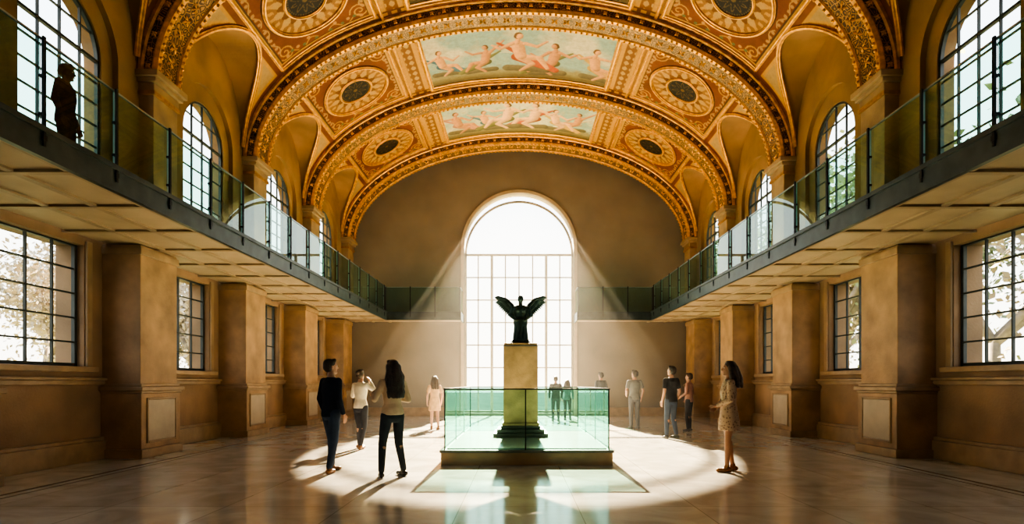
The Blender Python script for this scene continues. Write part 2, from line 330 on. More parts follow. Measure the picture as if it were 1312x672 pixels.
# ---------------------------------------------------------------- statue
st=empty('winged_statue',(px(667,12.25),12.25,2.19))
def statue():
    bm=bmesh.new()
    loft(bm,[(0,0,.04,.165,.13),(0,0,.10,.16,.13),(0,.01,.20,.115,.10),(0,0,.32,.12,.10),(0,0,.42,.15,.11),(0,-.01,.50,.15,.11),(0,0,.57,.115,.085),(0,0,.64,.145,.09),(0,0,.70,.17,.10),(0,0,.77,.165,.085),(0,0,.81,.08,.055)],24)
    for i in range(12):
        a=2*math.pi*i/12; capsule(bm,(math.cos(a)*.145,math.sin(a)*.115,.06),(math.cos(a+.25)*.11,math.sin(a+.25)*.085,.50),.026,.016,8)
    capsule(bm,(0,0,.78),(0,.0,.87),.042,.038); ellipsoid(bm,(0,-.015,.935),(.062,.072,.08)); ellipsoid(bm,(0,.03,.965),(.060,.062,.056))
    capsule(bm,(0,-.078,.94),(0,-.094,.92),.008,.010,8)
    for sx in (-1,1):
        capsule(bm,(sx*.155,0,.75),(sx*.215,.0,.60),.048,.040); capsule(bm,(sx*.215,0,.60),(sx*.11,-.11,.50),.038,.026); ellipsoid(bm,(sx*.09,-.12,.49),(.035,.025,.024))
        ellipsoid(bm,(sx*.065,-.075,.70),(.05,.042,.05))
    body=remesh(bm,.010,2)
    wg=bmesh.new()
    for sx in (-1,1):
        pts=[Vector((sx*.10,.06,.66)),Vector((sx*.19,.09,.82)),Vector((sx*.31,.09,.94)),Vector((sx*.45,.05,.99))]
        for a,b,r1,r2 in zip(pts[:-1],pts[1:],(.055,.05,.038),(.05,.038,.02)): capsule(wg,a,b,r1,r2,10)
        n=17
        for i in range(n):
            t=i/(n-1); k=t*3; q=min(int(k),2); p=pts[q].lerp(pts[q+1],k-q)
            ang=math.radians(-62+ 52*t); ln=.15+.06*math.sin(math.pi*t)
            if t>.8: ln*=.6
            d=Vector((sx*math.cos(ang),.03,math.sin(ang)))
            tip=p+d*ln
            u=(tip-p).normalized(); v=Vector((0,1,0)); v=(v-u*v.dot(u)).normalized(); w=u.cross(v)
            R=Matrix((w,v,u)).transposed()
            ellipsoid(wg,(p+tip)/2,(.027,.014,(tip-p).length*.58),R,seg=8,hs=8)
            ellipsoid(wg,p+d*ln*.25+Vector((0,-.014,0)),(.030,.016,ln*.36),R,seg=8,hs=6)
    wm=raw(wg)
    ob=combine('winged_figure',[(body,M_bronze),(wm,M_bronze)]); ob.parent=st
    b=B(); b.box(-.20,.20,-.18,.18,0,.045,M_bronze); b.box(-.175,.175,-.15,.15,.045,.08,M_bronze); b.done('statue_base',st,.008)
statue()
# ---------------------------------------------------------------- vault mapping
a_,b_,h0=7.05,4.1,7.12
tt=np.linspace(0,math.pi/2,2000); Xs=a_*np.sin(tt); Hs=b_*np.cos(tt)
ss=np.concatenate([[0],np.cumsum(np.hypot(np.diff(Xs),np.diff(Hs)))]); SMAX=ss[-1]
def t_of(s): return np.sign(s)*np.interp(np.abs(s),ss,tt)
def s_of_t(t): return np.interp(t,tt,ss)
def P(s,y,off=0):
    t=float(t_of(s)); X=a_*math.sin(t); H=h0+b_*math.cos(t)
    n=Vector((-math.sin(t)/a_,0,-math.cos(t)/b_)).normalized()
    return Vector((X+n.x*off,y,H+n.z*off))
PITCH=4.125; RIBS=[11.24+PITCH*k for k in range(-4,4)]; BAYS=[11.24+PITCH*(k+.5) for k in range(-4,3)]
YB=24.4; Y0=RIBS[0]-.4
ceiling=empty('ceiling')
LW,LH,LC=1.58,7.30,1.95
def Hl(z): return LH+LC*np.sqrt(np.maximum(0,1-(z/LW)**2))
def vnoise(X,Y,sc,seed):
    rs=np.random.RandomState(seed); g=rs.rand(64,64); x=(X*sc)%63; y=(Y*sc)%63
    i=np.floor(x).astype(int); j=np.floor(y).astype(int); fx=x-i; fy=y-j; fx=fx*fx*(3-2*fx); fy=fy*fy*(3-2*fy)
    return g[i,j]*(1-fx)*(1-fy)+g[(i+1)%64,j]*fx*(1-fy)+g[i,(j+1)%64]*(1-fx)*fy+g[(i+1)%64,(j+1)%64]*fx*fy
def fbm(X,Y,sc,seed): return sum(vnoise(X+7*k,Y+3*k,sc*2**k,seed+k)*.5**(k+1) for k in range(4))/.9375
def mixc(C,m,col): 
    m=np.clip(m,0,1)[...,None]; return C*(1-m)+np.array(col)*m
def stroke(C,X,Y,pts,w,col):
    D=np.full(X.shape,9.)
    for (x0,y0),(x1,y1) in zip(pts[:-1],pts[1:]):
        dx,dy=x1-x0,y1-y0; L=dx*dx+dy*dy+1e-9; t=np.clip(((X-x0)*dx+(Y-y0)*dy)/L,0,1); D=np.minimum(D,np.hypot(X-x0-t*dx,Y-y0-t*dy))
    return mixc(C,(w-D)/.012+.5,col)
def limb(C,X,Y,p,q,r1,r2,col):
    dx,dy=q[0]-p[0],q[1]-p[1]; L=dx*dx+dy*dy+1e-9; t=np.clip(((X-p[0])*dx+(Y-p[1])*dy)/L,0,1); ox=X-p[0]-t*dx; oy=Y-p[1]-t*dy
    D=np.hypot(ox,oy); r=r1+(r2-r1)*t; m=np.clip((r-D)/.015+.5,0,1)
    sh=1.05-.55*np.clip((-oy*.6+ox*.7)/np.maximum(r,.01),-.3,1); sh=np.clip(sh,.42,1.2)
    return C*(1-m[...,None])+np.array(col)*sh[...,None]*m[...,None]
GOLD=(.46,.235,.05); CREAM=(.42,.245,.08); RED=(.165,.040,.008); BRN=(.05,.018,.005); OCH=(.28,.125,.028)
def grid_mesh(name,s_arr,y_arr,C,keep=None,off=0,matl=None):
    ns,ny=len(s_arr),len(y_arr); t=t_of(s_arr); X=a_*np.sin(t); H=h0+b_*np.cos(t)
    nx=-np.sin(t)/a_; nz=-np.cos(t)/b_; l=np.hypot(nx,nz); X=X+nx/l*off; H=H+nz/l*off
    V=np.zeros((ns,ny,3)); V[...,0]=X[:,None]; V[...,1]=y_arr[None,:]; V[...,2]=H[:,None]
    idx=np.arange(ns*ny).reshape(ns,ny); q=np.stack([idx[:-1,:-1],idx[1:,:-1],idx[1:,1:],idx[:-1,1:]],-1)
    if keep is not None: q=q[keep[:-1,:-1]]
    q=q.reshape(-1,4)
    me=bpy.data.meshes.new(name); me.from_pydata(V.reshape(-1,3).tolist(),[],q.tolist())
    ca=me.color_attributes.new('Col','FLOAT_COLOR','POINT'); cc=np.ones((ns*ny,4),np.float32); cc[:,:3]=C.reshape(-1,3); ca.data.foreach_set('color',cc.ravel())
    me.materials.append(matl); me.polygons.foreach_set('use_smooth',[True]*len(me.polygons))
    return me
s_arr=np.arange(2.84,SMAX+.01,.021); y_arr=np.linspace(-1.70,1.70,162)
Sg,Yg=np.meshgrid(s_arr,y_arr,indexing='ij')
C=np.ones(Sg.shape+(3,))*np.array(OCH); nz=fbm(Sg,Yg,3,5)
C=C*(.8+.4*nz[...,None])
dd=np.abs(Sg-3.22); C=mixc(C,(.30-dd)/.01,GOLD); C=mixc(C,(.17-dd)/.01,(.19,.07,.016))
pat=np.sin(Yg*22)*.5+np.sin(Sg*30)*.5; C=mixc(C,((.15-dd)/.01>0)*(pat>.15)*1.,CREAM)
S0,S1,SC=3.72,6.42,5.05
inp=(Sg>S0)&(Sg<S1)&(np.abs(Yg)<1.42)
C=mixc(C,inp*1.,RED); C=np.where(inp[...,None],C*(.7+.6*nz[...,None]),C)
Cq=C.copy()
for sy in(-1,1):
    for ss_ in(-1,1):
        cx=SC+ss_*1.05; cy=sy*1.08
        pts=[(cx+ .26*(1-i/26)*math.cos(sy*ss_*i*.5),cy+.26*(1-i/26)*math.sin(sy*ss_*i*.5)) for i in range(24)]
        Cq=stroke(Cq,Sg,Yg,pts,.018,GOLD)
        pts=[(SC+ss_*(.15+.9*u),sy*(1.26-.10*math.sin(u*9))) for u in np.linspace(0,1,14)]
        Cq=stroke(Cq,Sg,Yg,pts,.015,GOLD)
        pts=[(SC+ss_*(1.18-.08*math.sin(u*9)),sy*(.05+.9*u)) for u in np.linspace(0,1,14)]
        Cq=stroke(Cq,Sg,Yg,pts,.015,CREAM)
        for u in np.linspace(0,1,6):
            px_,py_=SC+ss_*(.2+.85*u),sy*(1.2+.08*math.cos(u*18)); Cq=mixc(Cq,(.05-np.hypot(Sg-px_,Yg-py_))/.012+.5,(.44,.22,.07) if int(u*5)%2 else (.10,.12,.05))
            px_,py_=SC+ss_*1.18,sy*(.15+.8*u); Cq=mixc(Cq,(.045-np.hypot(Sg-px_,Yg-py_))/.012+.5,(.40,.21,.07))
C=np.where(inp[...,None],Cq,C)
ed=np.minimum(np.minimum(Sg-S0,S1-Sg),1.42-np.abs(Yg)); C=mixc(C,((ed>0)&(ed<.09))*1.,GOLD); C=mixc(C,((ed>.09)&(ed<.12))*1.,BRN)
r=np.hypot(Sg-SC,Yg); th=np.arctan2(Yg,Sg-SC)
C=mixc(C,(1.08-r)/.015,BRN); C=mixc(C,(1.04-r)/.015,GOLD)
C=mixc(C,(.95-r)/.015,(.25,.105,.024)); C=mixc(C,((r<.93)&(r>.5)&(np.cos(th*14)*.12+.74>r))*1.,CREAM)
C=mixc(C,((r<.93)&(r>.78)&(np.cos(th*28)>.2))*1.,GOLD); C=mixc(C,((r<.72)&(r>.5)&(np.cos(th*14+math.pi)*.08+.62>r))*1.,(.15,.05,.012))
C=mixc(C,(.54-r)/.015,GOLD); C=mixc(C,(.48-r)/.015,(.006,.004,.003))
C=mixc(C,((r<.40)&(r>.1)&(np.cos(th*10)*.10+.27>r)&(np.cos(th*10)*.10+.21<r))*1.,(.10,.055,.018)); C=mixc(C,(.07-r)/.015,(.14,.08,.025))
C=mixc(C,((r<.45)&(r>.41))*(np.cos(th*40)>0)*1.,(.11,.06,.02))
eo=np.abs(Yg)-1.42; C=mixc(C,((eo>.0)&(Sg<S1))*1.,(.13,.045,.011)); C=mixc(C,((eo>.05)&(eo<.17)&(np.sin(Sg*26)>-.2))*1.,GOLD)
low=Sg>S1+.02; C=mixc(C,low*1.,(.16,.045,.011)); C=np.where(low[...,None],C*(.7+.6*nz[...,None]),C)
tg=t_of(Sg); Hg=h0+b_*np.cos(tg); hl=Hl(Yg)
yr=1.64-np.abs(Yg)
lim=LW*np.sqrt(np.maximum(0,1-((np.maximum(Hg,LH)-LH)/LC)**2))*(Hg<LH+LC)
wd=np.abs(Yg)-lim
tri=low&(wd>.14)&(yr>.12)&(Sg>S1+.18)&(np.abs(Yg)>.50)
tri2=low&(wd>.22)&(yr>.20)&(Sg>S1+.28)&(np.abs(Yg)>.62)
C=mixc(C,tri*1.,GOLD); C=mixc(C,tri2*1.,(.35,.22,.09)); C=np.where(tri2[...,None],C*(.85+.3*nz[...,None]),C)
C=mixc(C,(low&(np.abs(Yg)<.5)&(np.hypot(Yg*.8,(Sg-S1-.16)*2.6)<.25))*1.,GOLD)
keep=~((Hg<hl-.015)&(np.abs(Yg)<LW))
web=grid_mesh('vault_web',s_arr,y_arr,C,keep,0,M_paint)
def fresco(seed,nf):
    rs=np.random.RandomState(seed); sa=np.arange(-2.80,2.801,.018); ya=np.arange(-1.42,1.421,.018)
    X,Yw=np.meshgrid(sa,ya,indexing='ij'); Y=-Yw
    n=fbm(X,Y,1.1,seed); n2=fbm(X,Y,5,seed+9)
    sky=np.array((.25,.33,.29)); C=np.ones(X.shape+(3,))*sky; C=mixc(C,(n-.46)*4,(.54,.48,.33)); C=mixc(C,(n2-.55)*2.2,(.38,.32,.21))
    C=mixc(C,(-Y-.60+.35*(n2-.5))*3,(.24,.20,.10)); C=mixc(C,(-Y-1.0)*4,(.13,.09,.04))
    skn=[(.56,.28,.13),(.46,.21,.10),(.60,.34,.19)]; dr=[(.32,.07,.03),(.05,.11,.16),(.44,.26,.07),(.14,.13,.05),(.40,.18,.12),(.50,.42,.28)]
    xs=np.linspace(-2.25,2.25,nf)
    order=sorted(range(nf),key=lambda i:abs(xs[i]),reverse=True)
    for i in order:
        cx=xs[i]+rs.uniform(-.12,.12); cen=abs(xs[i])<.5; sc=(1.6 if cen else rs.uniform(1.1,1.4)); cy=(.08 if cen else -.32+rs.uniform(-.12,.12)+.08*abs(xs[i])); fl=rs.choice([-1,1]); c=skn[rs.randint(3)]; d=dr[rs.randint(6)]
        q=lambda u,v:(cx+fl*u*sc,cy+v*sc)
        R_=lambda v:v*sc*.9
        sh_=(.13,.10,.06)
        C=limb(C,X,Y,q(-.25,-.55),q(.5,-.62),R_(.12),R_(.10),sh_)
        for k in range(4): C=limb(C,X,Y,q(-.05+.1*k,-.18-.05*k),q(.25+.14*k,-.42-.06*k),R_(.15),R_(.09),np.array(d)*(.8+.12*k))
        C=limb(C,X,Y,q(-.10,.0),q(-.42,.28),R_(.07),R_(.03),d)
        C=limb(C,X,Y,q(0,-.18),q(.36,-.22),R_(.11),R_(.08),c); C=limb(C,X,Y,q(.36,-.22),q(.52,-.56),R_(.08),R_(.045),c)
        C=limb(C,X,Y,q(.02,-.22),q(.22,-.42),R_(.10),R_(.07),np.array(c)*.9); C=limb(C,X,Y,q(.22,-.42),q(.0,-.66),R_(.07),R_(.04),np.array(c)*.9)
        C=limb(C,X,Y,q(0,-.15),q(-.06,.22),R_(.125),R_(.14),c)
        a1=rs.uniform(-.3,.5); C=limb(C,X,Y,q(-.16,.25),q(-.38,.25+a1*.6),R_(.055),R_(.045),c); C=limb(C,X,Y,q(-.38,.25+a1*.6),q(-.52,.40+a1*.7),R_(.045),R_(.028),c)
        a2=rs.uniform(-.4,.4); C=limb(C,X,Y,q(.08,.25),q(.30,.12+a2*.4),R_(.055),R_(.045),c); C=limb(C,X,Y,q(.30,.12+a2*.4),q(.48,.30+a2*.4),R_(.045),R_(.028),c)
        C=limb(C,X,Y,q(-.06,.28),q(-.05,.42),R_(.05),R_(.05),c); C=limb(C,X,Y,q(-.05,.47),q(-.04,.52),R_(.085),R_(.08),(.12,.055,.025)); C=limb(C,X,Y,q(-.02,.45),q(-.01,.49),R_(.068),R_(.065),c)
    C=C*(.85+.3*fbm(X,Y,9,seed+30)[...,None])
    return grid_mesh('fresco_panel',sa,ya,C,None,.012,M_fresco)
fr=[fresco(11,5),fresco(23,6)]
sa=np.linspace(-2.9,2.9,60); ya=np.linspace(-1.7,1.7,20); Cg=np.ones((60,20,3))*np.array(GOLD)*.8
strip=grid_mesh('vault_crown',sa,ya,Cg,None,0,M_paint)
def sweep(bm,pts,w,h,closed=True,mi=0,base=-.01):
    n=len(pts); rs=[]
    for i in range(n):
        p=Vector(pts[i]); a=Vector(pts[(i-1)%n]) if closed or i>0 else p; b=Vector(pts[(i+1)%n]) if closed or i<n-1 else p
        t1=(p-a); t2=(b-p)
        if t1.length<1e-6: t1=t2
        if t2.length<1e-6: t2=t1
        t1.normalize(); t2.normalize(); t=(t1+t2).normalized(); nn=Vector((-t.y,t.x)); k=1/max(.5,nn.dot(Vector((-t1.y,t1.x))))
        row=[]
        for o,hh in((-w,base),(-w,h*.45),(-w*.55,h*.6),(-w*.35,h),(w*.35,h),(w*.55,h*.6),(w,h*.45),(w,base)):
            q=p+nn*o*k; row.append(P(max(-SMAX,min(SMAX,q.x)),q.y,hh))
        rs.append(row)
    if closed: rs.append([v.copy() for v in rs[0]])
    rings(bm,rs,mi,smooth=False,closed=False)
def rect(s0,s1,y,st=.22):
    pts=[];
    n=int((s1-s0)/st)+1; m=int(2*y/st)+1
    pts+=[(s0+(s1-s0)*i/n,-y) for i in range(n)]; pts+=[(s1,-y+2*y*i/m) for i in range(m)]
    pts+=[(s1-(s1-s0)*i/n,y) for i in range(n)]; pts+=[(s0,y-2*y*i/m) for i in range(m)]
    return pts
bm=bmesh.new()
sweep(bm,rect(-2.84,2.84,1.46),.075,.09)
for sg in(-1,1):
    sweep(bm,[(sg*p[0],p[1]) for p in rect(S0-.02,S1,1.44)],.05,.07)
    sweep(bm,[(sg*3.54,-1.65+.3*i) for i in range(12)],.04,.06,False)
    for rr,w,h in((1.0,.05,.07),(.50,.035,.05)):
        sweep(bm,[(sg*(SC+rr*math.cos(a)),rr*math.sin(a)) for a in np.linspace(0,2*math.pi,48,endpoint=False)],w,h)
    zz=np.linspace(-LW+.001,LW-.001,60); pts=[]
    for z in zz:
        H=Hl(z); t=math.acos(min(1,(H-h0)/b_)); pts.append((sg*float(s_of_t(t)),z))
    sweep(bm,pts,.055,.06,False)
mold=bpy.data.meshes.new('vault_moulding'); bm.to_mesh(mold); bm.free(); mold.materials.append(M_gold)
b=B()
for sg in(-1,1):
    zz=np.concatenate([-LW*np.cos(np.linspace(0,math.pi,49))]); prev=None
    for z in zz:
        H=float(Hl(z)); t=math.acos(min(1,(H-h0)/b_)); X=a_*math.sin(t)
        cur=(Vector((sg*(X-.02),z,H)),Vector((sg*(a_+.03),z,H)))
        if prev: b.quad([prev[0],cur[0],cur[1],prev[1]],M_wallup,True)
        prev=cur
lun=b.done('lunette'); lunm=lun.data; bpy.data.objects.remove(lun)
for k,yc in enumerate(BAYS):
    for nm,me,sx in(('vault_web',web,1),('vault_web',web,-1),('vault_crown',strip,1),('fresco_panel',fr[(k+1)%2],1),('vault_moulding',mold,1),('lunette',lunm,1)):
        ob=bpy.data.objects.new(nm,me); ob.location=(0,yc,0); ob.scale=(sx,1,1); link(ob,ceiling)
b=B(); 
for i in range(60):
    s0=-SMAX+2*SMAX*i/60; s1=-SMAX+2*SMAX*(i+1)/60
    b.quad([P(s0,RIBS[-1]),P(s1,RIBS[-1]),P(s1,YB+.1),P(s0,YB+.1)],M_golddk,True)
b.done('vault_end',ceiling)
bm=bmesh.new(); prof=[(-.42,-.05),(-.42,.06),(-.385,.09),(-.385,.24),(-.40,.27),(-.37,.34),(-.27,.345),(-.25,.31),(.25,.31),(.27,.345),(.37,.34),(.40,.27),(.385,.24),(.385,.09),(.42,.06),(.42,-.05)]
pm=[0,0,1,0,0,0,0,1,0,0,0,0,1,0,0]
N=120; rows=[]
for i in range(N+1):
    s=-SMAX+2*SMAX*i/N; rows.append([bm.verts.new(P(s,d,o)) for d,o in prof])
for i in range(N):
    for j in range(len(prof)-1):
        f=bm.faces.new((rows[i][j],rows[i][j+1],rows[i+1][j+1],rows[i+1][j])); f.material_index=pm[j]
def ico(bm,c,r,mi): 
    res=bmesh.ops.create_icosphere(bm,subdivisions=1,radius=r,matrix=Matrix.Translation(c))
    for v in res['verts']:
        for f in v.link_faces: f.material_index=mi; f.smooth=True
n=int(2*SMAX/.15)
for i in range(n):
    s=-SMAX+.07+2*SMAX*i/n
    for d,o in((-.32,.355),(.32,.355)): ico(bm,P(s,d,o),.038,0)
n=int(2*SMAX/.32)
for i in range(n):
    s=-SMAX+.15+2*SMAX*i/n
    for (d0,o0,ax) in((0,.31,0),(-.385,.165,1),(.385,.165,2)):
        for q in range(4):
            a=q*math.pi/2+math.pi/4; l=.13 if ax==0 else .07
            def pt(u,v,hh):
                if ax==0: return P(s+u,d0+v,o0+hh)
                sgn=-1 if ax==1 else 1
                return P(s+u,d0+sgn*hh,o0+v)
            ca,sa_=math.cos(a),math.sin(a)
            w=.03
            v0=pt(0,0,.03); v1=pt(ca*l*.5-sa_*w,sa_*l*.5+ca*w,.012); v2=pt(ca*l,sa_*l,.0); v3=pt(ca*l*.5+sa_*w,sa_*l*.5-ca*w,.012)
            vm=pt(ca*l*.5,sa_*l*.5,.04)
            vv=[bm.verts.new(x) for x in(v0,v1,v2,v3,vm)]
            for q4 in((0,1,4),(1,2,4),(2,3,4),(3,0,4)): 
                f=bm.faces.new([vv[k] for k in q4]); f.material_index=0
bmesh.ops.recalc_face_normals(bm,faces=bm.faces)
ribm=bpy.data.meshes.new('vault_rib'); bm.to_mesh(ribm); bm.free(); ribm.materials.append(M_gold); ribm.materials.append(M_orn)
for y in RIBS:
    ob=bpy.data.objects.new('vault_rib',ribm); ob.location=(0,y,0); link(ob,ceiling)
# ---------------------------------------------------------------- walls
def arch_wall(b,mp,u0,u1,z0,z1,ops,th,m,mrev=None):
    mrev=mrev or m; cur=u0
    def piece(ua,ub,za,zb,zc,zd):
        b.quad([mp(ua,za,0),mp(ub,zb,0),mp(ub,zd,0),mp(ua,zc,0)],m); b.quad([mp(ua,za,th),mp(ub,zb,th),mp(ub,zd,th),mp(ua,zc,th)],m)
    for c,h,sill,spr,ar in sorted(ops):
        piece(cur,c-h,z0,z0,z1,z1)
        n=32 if ar else 1
        us=[c-h*math.cos(math.pi*i/n) for i in range(n+1)]
        zt=lambda u: spr+(math.sqrt(max(0,h*h-(u-c)**2)) if ar else 0)
        for ua,ub in zip(us[:-1],us[1:]):
            if sill>z0: piece(ua,ub,z0,z0,sill,sill)
            piece(ua,ub,zt(ua),zt(ub),z1,z1)
            b.quad([mp(ua,zt(ua),0),mp(ub,zt(ub),0),mp(ub,zt(ub),th),mp(ua,zt(ua),th)],mrev,ar)
        b.quad([mp(c-h,sill,0),mp(c+h,sill,0),mp(c+h,sill,th),mp(c-h,sill,th)],mrev)
        for e in(c-h,c+h): b.quad([mp(e,sill,0),mp(e,spr,0),mp(e,spr,th),mp(e,sill,th)],mrev)
        cur=c+h
    piece(cur,u1,z0,z0,z1,z1)
def obox(b,mp,u0,u1,z0,z1,d0,d1,m):
    b.hexa([mp(u0,z0,d0),mp(u1,z0,d0),mp(u1,z0,d1),mp(u0,z0,d1),mp(u0,z1,d0),mp(u1,z1,d0),mp(u1,z1,d1),mp(u0,z1,d1)],m)
def window(name,mp,c,h,sill,spr,ar,cols,rows,m,bar=.03,fr_=.06,pane=True,toprows=2,heavy=None):
    b=B(); zt=lambda u: spr+(math.sqrt(max(0,h*h-(u-c)**2)) if ar else 0); D0,D1=-.03,.03
    obox(b,mp,c-h,c-h+fr_,sill,spr,D0,D1,m); obox(b,mp,c+h-fr_,c+h,sill,spr,D0,D1,m); obox(b,mp,c-h,c+h,sill,sill+fr_,D0,D1,m)
    for i in range(1,cols):
        bw=bar*(2.2 if heavy and i in(2,cols-2) else 1)
        u=c-h+2*h*i/cols; obox(b,mp,u-bw/2,u+bw/2,sill,zt(u)-.01 if not heavy else spr,D0*.7,D1*.7,m)
    for j in range(1,rows):
        z=sill+(spr-sill)*j/rows; obox(b,mp,c-h,c+h,z-bar/2,z+bar/2,D0*.6,D1*.6,m)
    obox(b,mp,c-h,c+h,spr-fr_/2,spr+(fr_/2 if ar else 0),D0,D1,m)
    if ar:
        n=32
        for i in range(n):
            a0=math.pi*i/n;a1=math.pi*(i+1)/n; q=lambda a,r,d: mp(c+r*math.cos(a),spr+r*math.sin(a),d)
            b.hexa([q(a0,h-fr_,D0),q(a1,h-fr_,D0),q(a1,h-fr_,D1),q(a0,h-fr_,D1),q(a0,h,D0),q(a1,h,D0),q(a1,h,D1),q(a0,h,D1)],m)
        for j in range(1,toprows):
            z=spr+h*j/toprows; w=math.sqrt(h*h-(z-spr)**2); obox(b,mp,c-w,c+w,z-bar/2,z+bar/2,D0*.6,D1*.6,m)
    if pane:
        us=[c-h*math.cos(math.pi*i/24) for i in range(25)] if ar else [c-h,c+h]
        for ua,ub in zip(us[:-1],us[1:]): b.quad([mp(ua,sill,0),mp(ub,sill,0),mp(ub,zt(ub),0),mp(ua,zt(ua),0)],M_pane)
    return b.done(name)
def portal(loc,rot,w,h):
    l=bpy.data.lights.new('window_portal','AREA'); l.shape='RECTANGLE'; l.size=w; l.size_y=h; l.cycles.is_portal=True
    o=bpy.data.objects.new('window_portal',l); o.location=loc; o.rotation_euler=rot; link(o)
WX=7.60; UX=7.05; wn=0
for side,sg in(('left',-1),('right',1)):
    b=B()
    mpl=lambda u,z,d,sg=sg:Vector((sg*(WX+d),u,z)); mpu=lambda u,z,d,sg=sg:Vector((sg*(UX+d),u,z))
    arch_wall(b,mpl,Y0,YB+.4,0,4.0,[(y,1.05,1.66,3.78,False) for y in BAYS],.5,M_wall)
    arch_wall(b,mpu,Y0,YB+.4,4.0,9.6,[(y,1.12,4.5,6.95,True) for y in BAYS],.10,M_wallup)
    mp2=lambda u,z,d,sg=sg:Vector((sg*(UX+.10+d),u,z))
    arch_wall(b,mp2,Y0,YB+.4,4.0,9.6,[(y,.84,4.65,6.85,True) for y in BAYS],.3,M_wallup)
    wall=b.done('wall_'+side)
    for y in BAYS:
        wn+=1; window('window_%d'%wn,lambda u,z,d,sg=sg:Vector((sg*(WX+.15+d),u,z)),y,1.05,1.66,3.78,False,4,5,M_frame,.028,.06)
        wn+=1; window('window_%d'%wn,lambda u,z,d,sg=sg:Vector((sg*(UX+.16+d),u,z)),y,.84,4.65,6.85,True,4,6,M_frame,.022,.045)
        portal((sg*(WX+.6),y,2.72),(0,sg*math.pi/2,0),2.2,2.1)
        portal((sg*(UX+.5),y,6.2),(0,sg*math.pi/2,0),3.2,1.7)
    t=B()
    X=lambda d: sg*(WX-d)
    t.box(X(-.0),X(.10),Y0,YB,0,.34,M_trim); t.box(X(-.0),X(.07),Y0,YB,.34,.40,M_trim)
    t.box(X(-.0),X(.06),Y0,YB,1.34,1.42,M_trim); t.box(X(-.0),X(.10),Y0,YB,1.42,1.47,M_trim)
    for y in BAYS:
        for(u0,u1,z0,z1)in((y-1.2,y-1.07,1.655,3.86),(y+1.07,y+1.2,1.655,3.86)): t.box(X(-.0),X(.045),u0,u1,z0,z1,M_trim)
        t.box(X(-.1),X(.12),y-1.25,y+1.25,1.56,1.655,M_trim)
    t.done('trim_%s'%side,wall,.012)
    for y in RIBS:
        p=B(); q=lambda x0,x1,w,z0,z1,m: p.box(sg*x0,sg*x1,y-w,y+w,z0,z1,m)
        q(6.90,WX,.57,1.28,3.90,M_pil)
        q(6.82,WX,.65,.0,.16,M_trim); q(6.86,WX,.61,.16,1.18,M_pil); q(6.84,WX,.63,1.18,1.23,M_trim); q(6.80,WX,.67,1.23,1.30,M_trim); q(6.86,WX,.60,1.30,1.36,M_trim)
        q(6.87,WX,.60,3.72,3.86,M_trim)
        q(6.845,6.87,.42,.30,1.06,M_pale)
        for (w0,w1,z0,z1)in((-.46,-.42,.26,1.10),(.42,.46,.26,1.10),(-.42,.42,.26,.30),(-.42,.42,1.06,1.10)): p.box(sg*6.835,sg*6.87,y+w0,y+w1,z0,z1,M_trim)
        p.done('pilaster',wall,.012)
        p=B(); q=lambda x0,x1,w,z0,z1,m: p.box(sg*x0,sg*x1,y-w,y+w,z0,z1,m)
        q(6.78,UX+.03,.38,4.17,6.75,M_pil); q(6.74,UX+.03,.42,6.72,6.80,M_golddk); q(6.76,UX+.03,.40,6.80,6.95,M_pil); q(6.70,UX+.03,.45,6.95,7.03,M_trim); q(6.64,UX+.03,.50,7.03,7.15,M_trim); q(6.74,UX+.03,.42,4.17,4.5,M_trim)
        p.done('upper_pilaster',wall,.012)
b=B(); mpb=lambda u,z,d:Vector((u,YB+d,z)); arch_wall(b,mpb,-8.2,8.2,0,12,[(0,2.28,.12,7.0,True)],.45,M_back); wb=b.done('wall_back')
t=B(); t.box(-7.6,-2.5,YB-.08,YB,0,.35,M_trim); t.box(2.5,7.6,YB-.08,YB,0,.35,M_trim)
n=40
for i in range(n):
    a0=math.pi*i/n;a1=math.pi*(i+1)/n; q=lambda a,r,d: Vector((r*math.cos(a),YB-d,7.0+r*math.sin(a)))
    t.hexa([q(a0,2.29,0),q(a1,2.29,0),q(a1,2.29,.06),q(a0,2.29,.06),q(a0,2.42,0),q(a1,2.42,0),q(a1,2.42,.06),q(a0,2.42,.06)],M_pale)
for x in(-2.42,2.29): t.box(x,x+.13,YB-.06,YB,0,7.0,M_pale)
t.done('trim_back',wb)
window('window_%d'%(wn+1),lambda u,z,d:Vector((u,YB+.2+d,z)),0,2.28,.12,6.75,True,8,7,M_framew,.05,.09,toprows=1,heavy=True)
portal((0,YB+.6,4.9),(math.pi/2,0,math.pi),4.8,9.4)
b=B(); b.box(-8.2,8.2,Y0-.4,Y0,0,12,M_back); b.done('wall_front')
b=B(); b.box(-8.1,8.1,Y0-.4,YB+.45,-.3,0,M_floor)
for sg in(-1,1):
    for x,w in((6.32,.055),(6.14,.02)): b.box(sg*(x-w/2),sg*(x+w/2),Y0,YB,-.01,.003,M_inlay)
fl=b.done('floor')
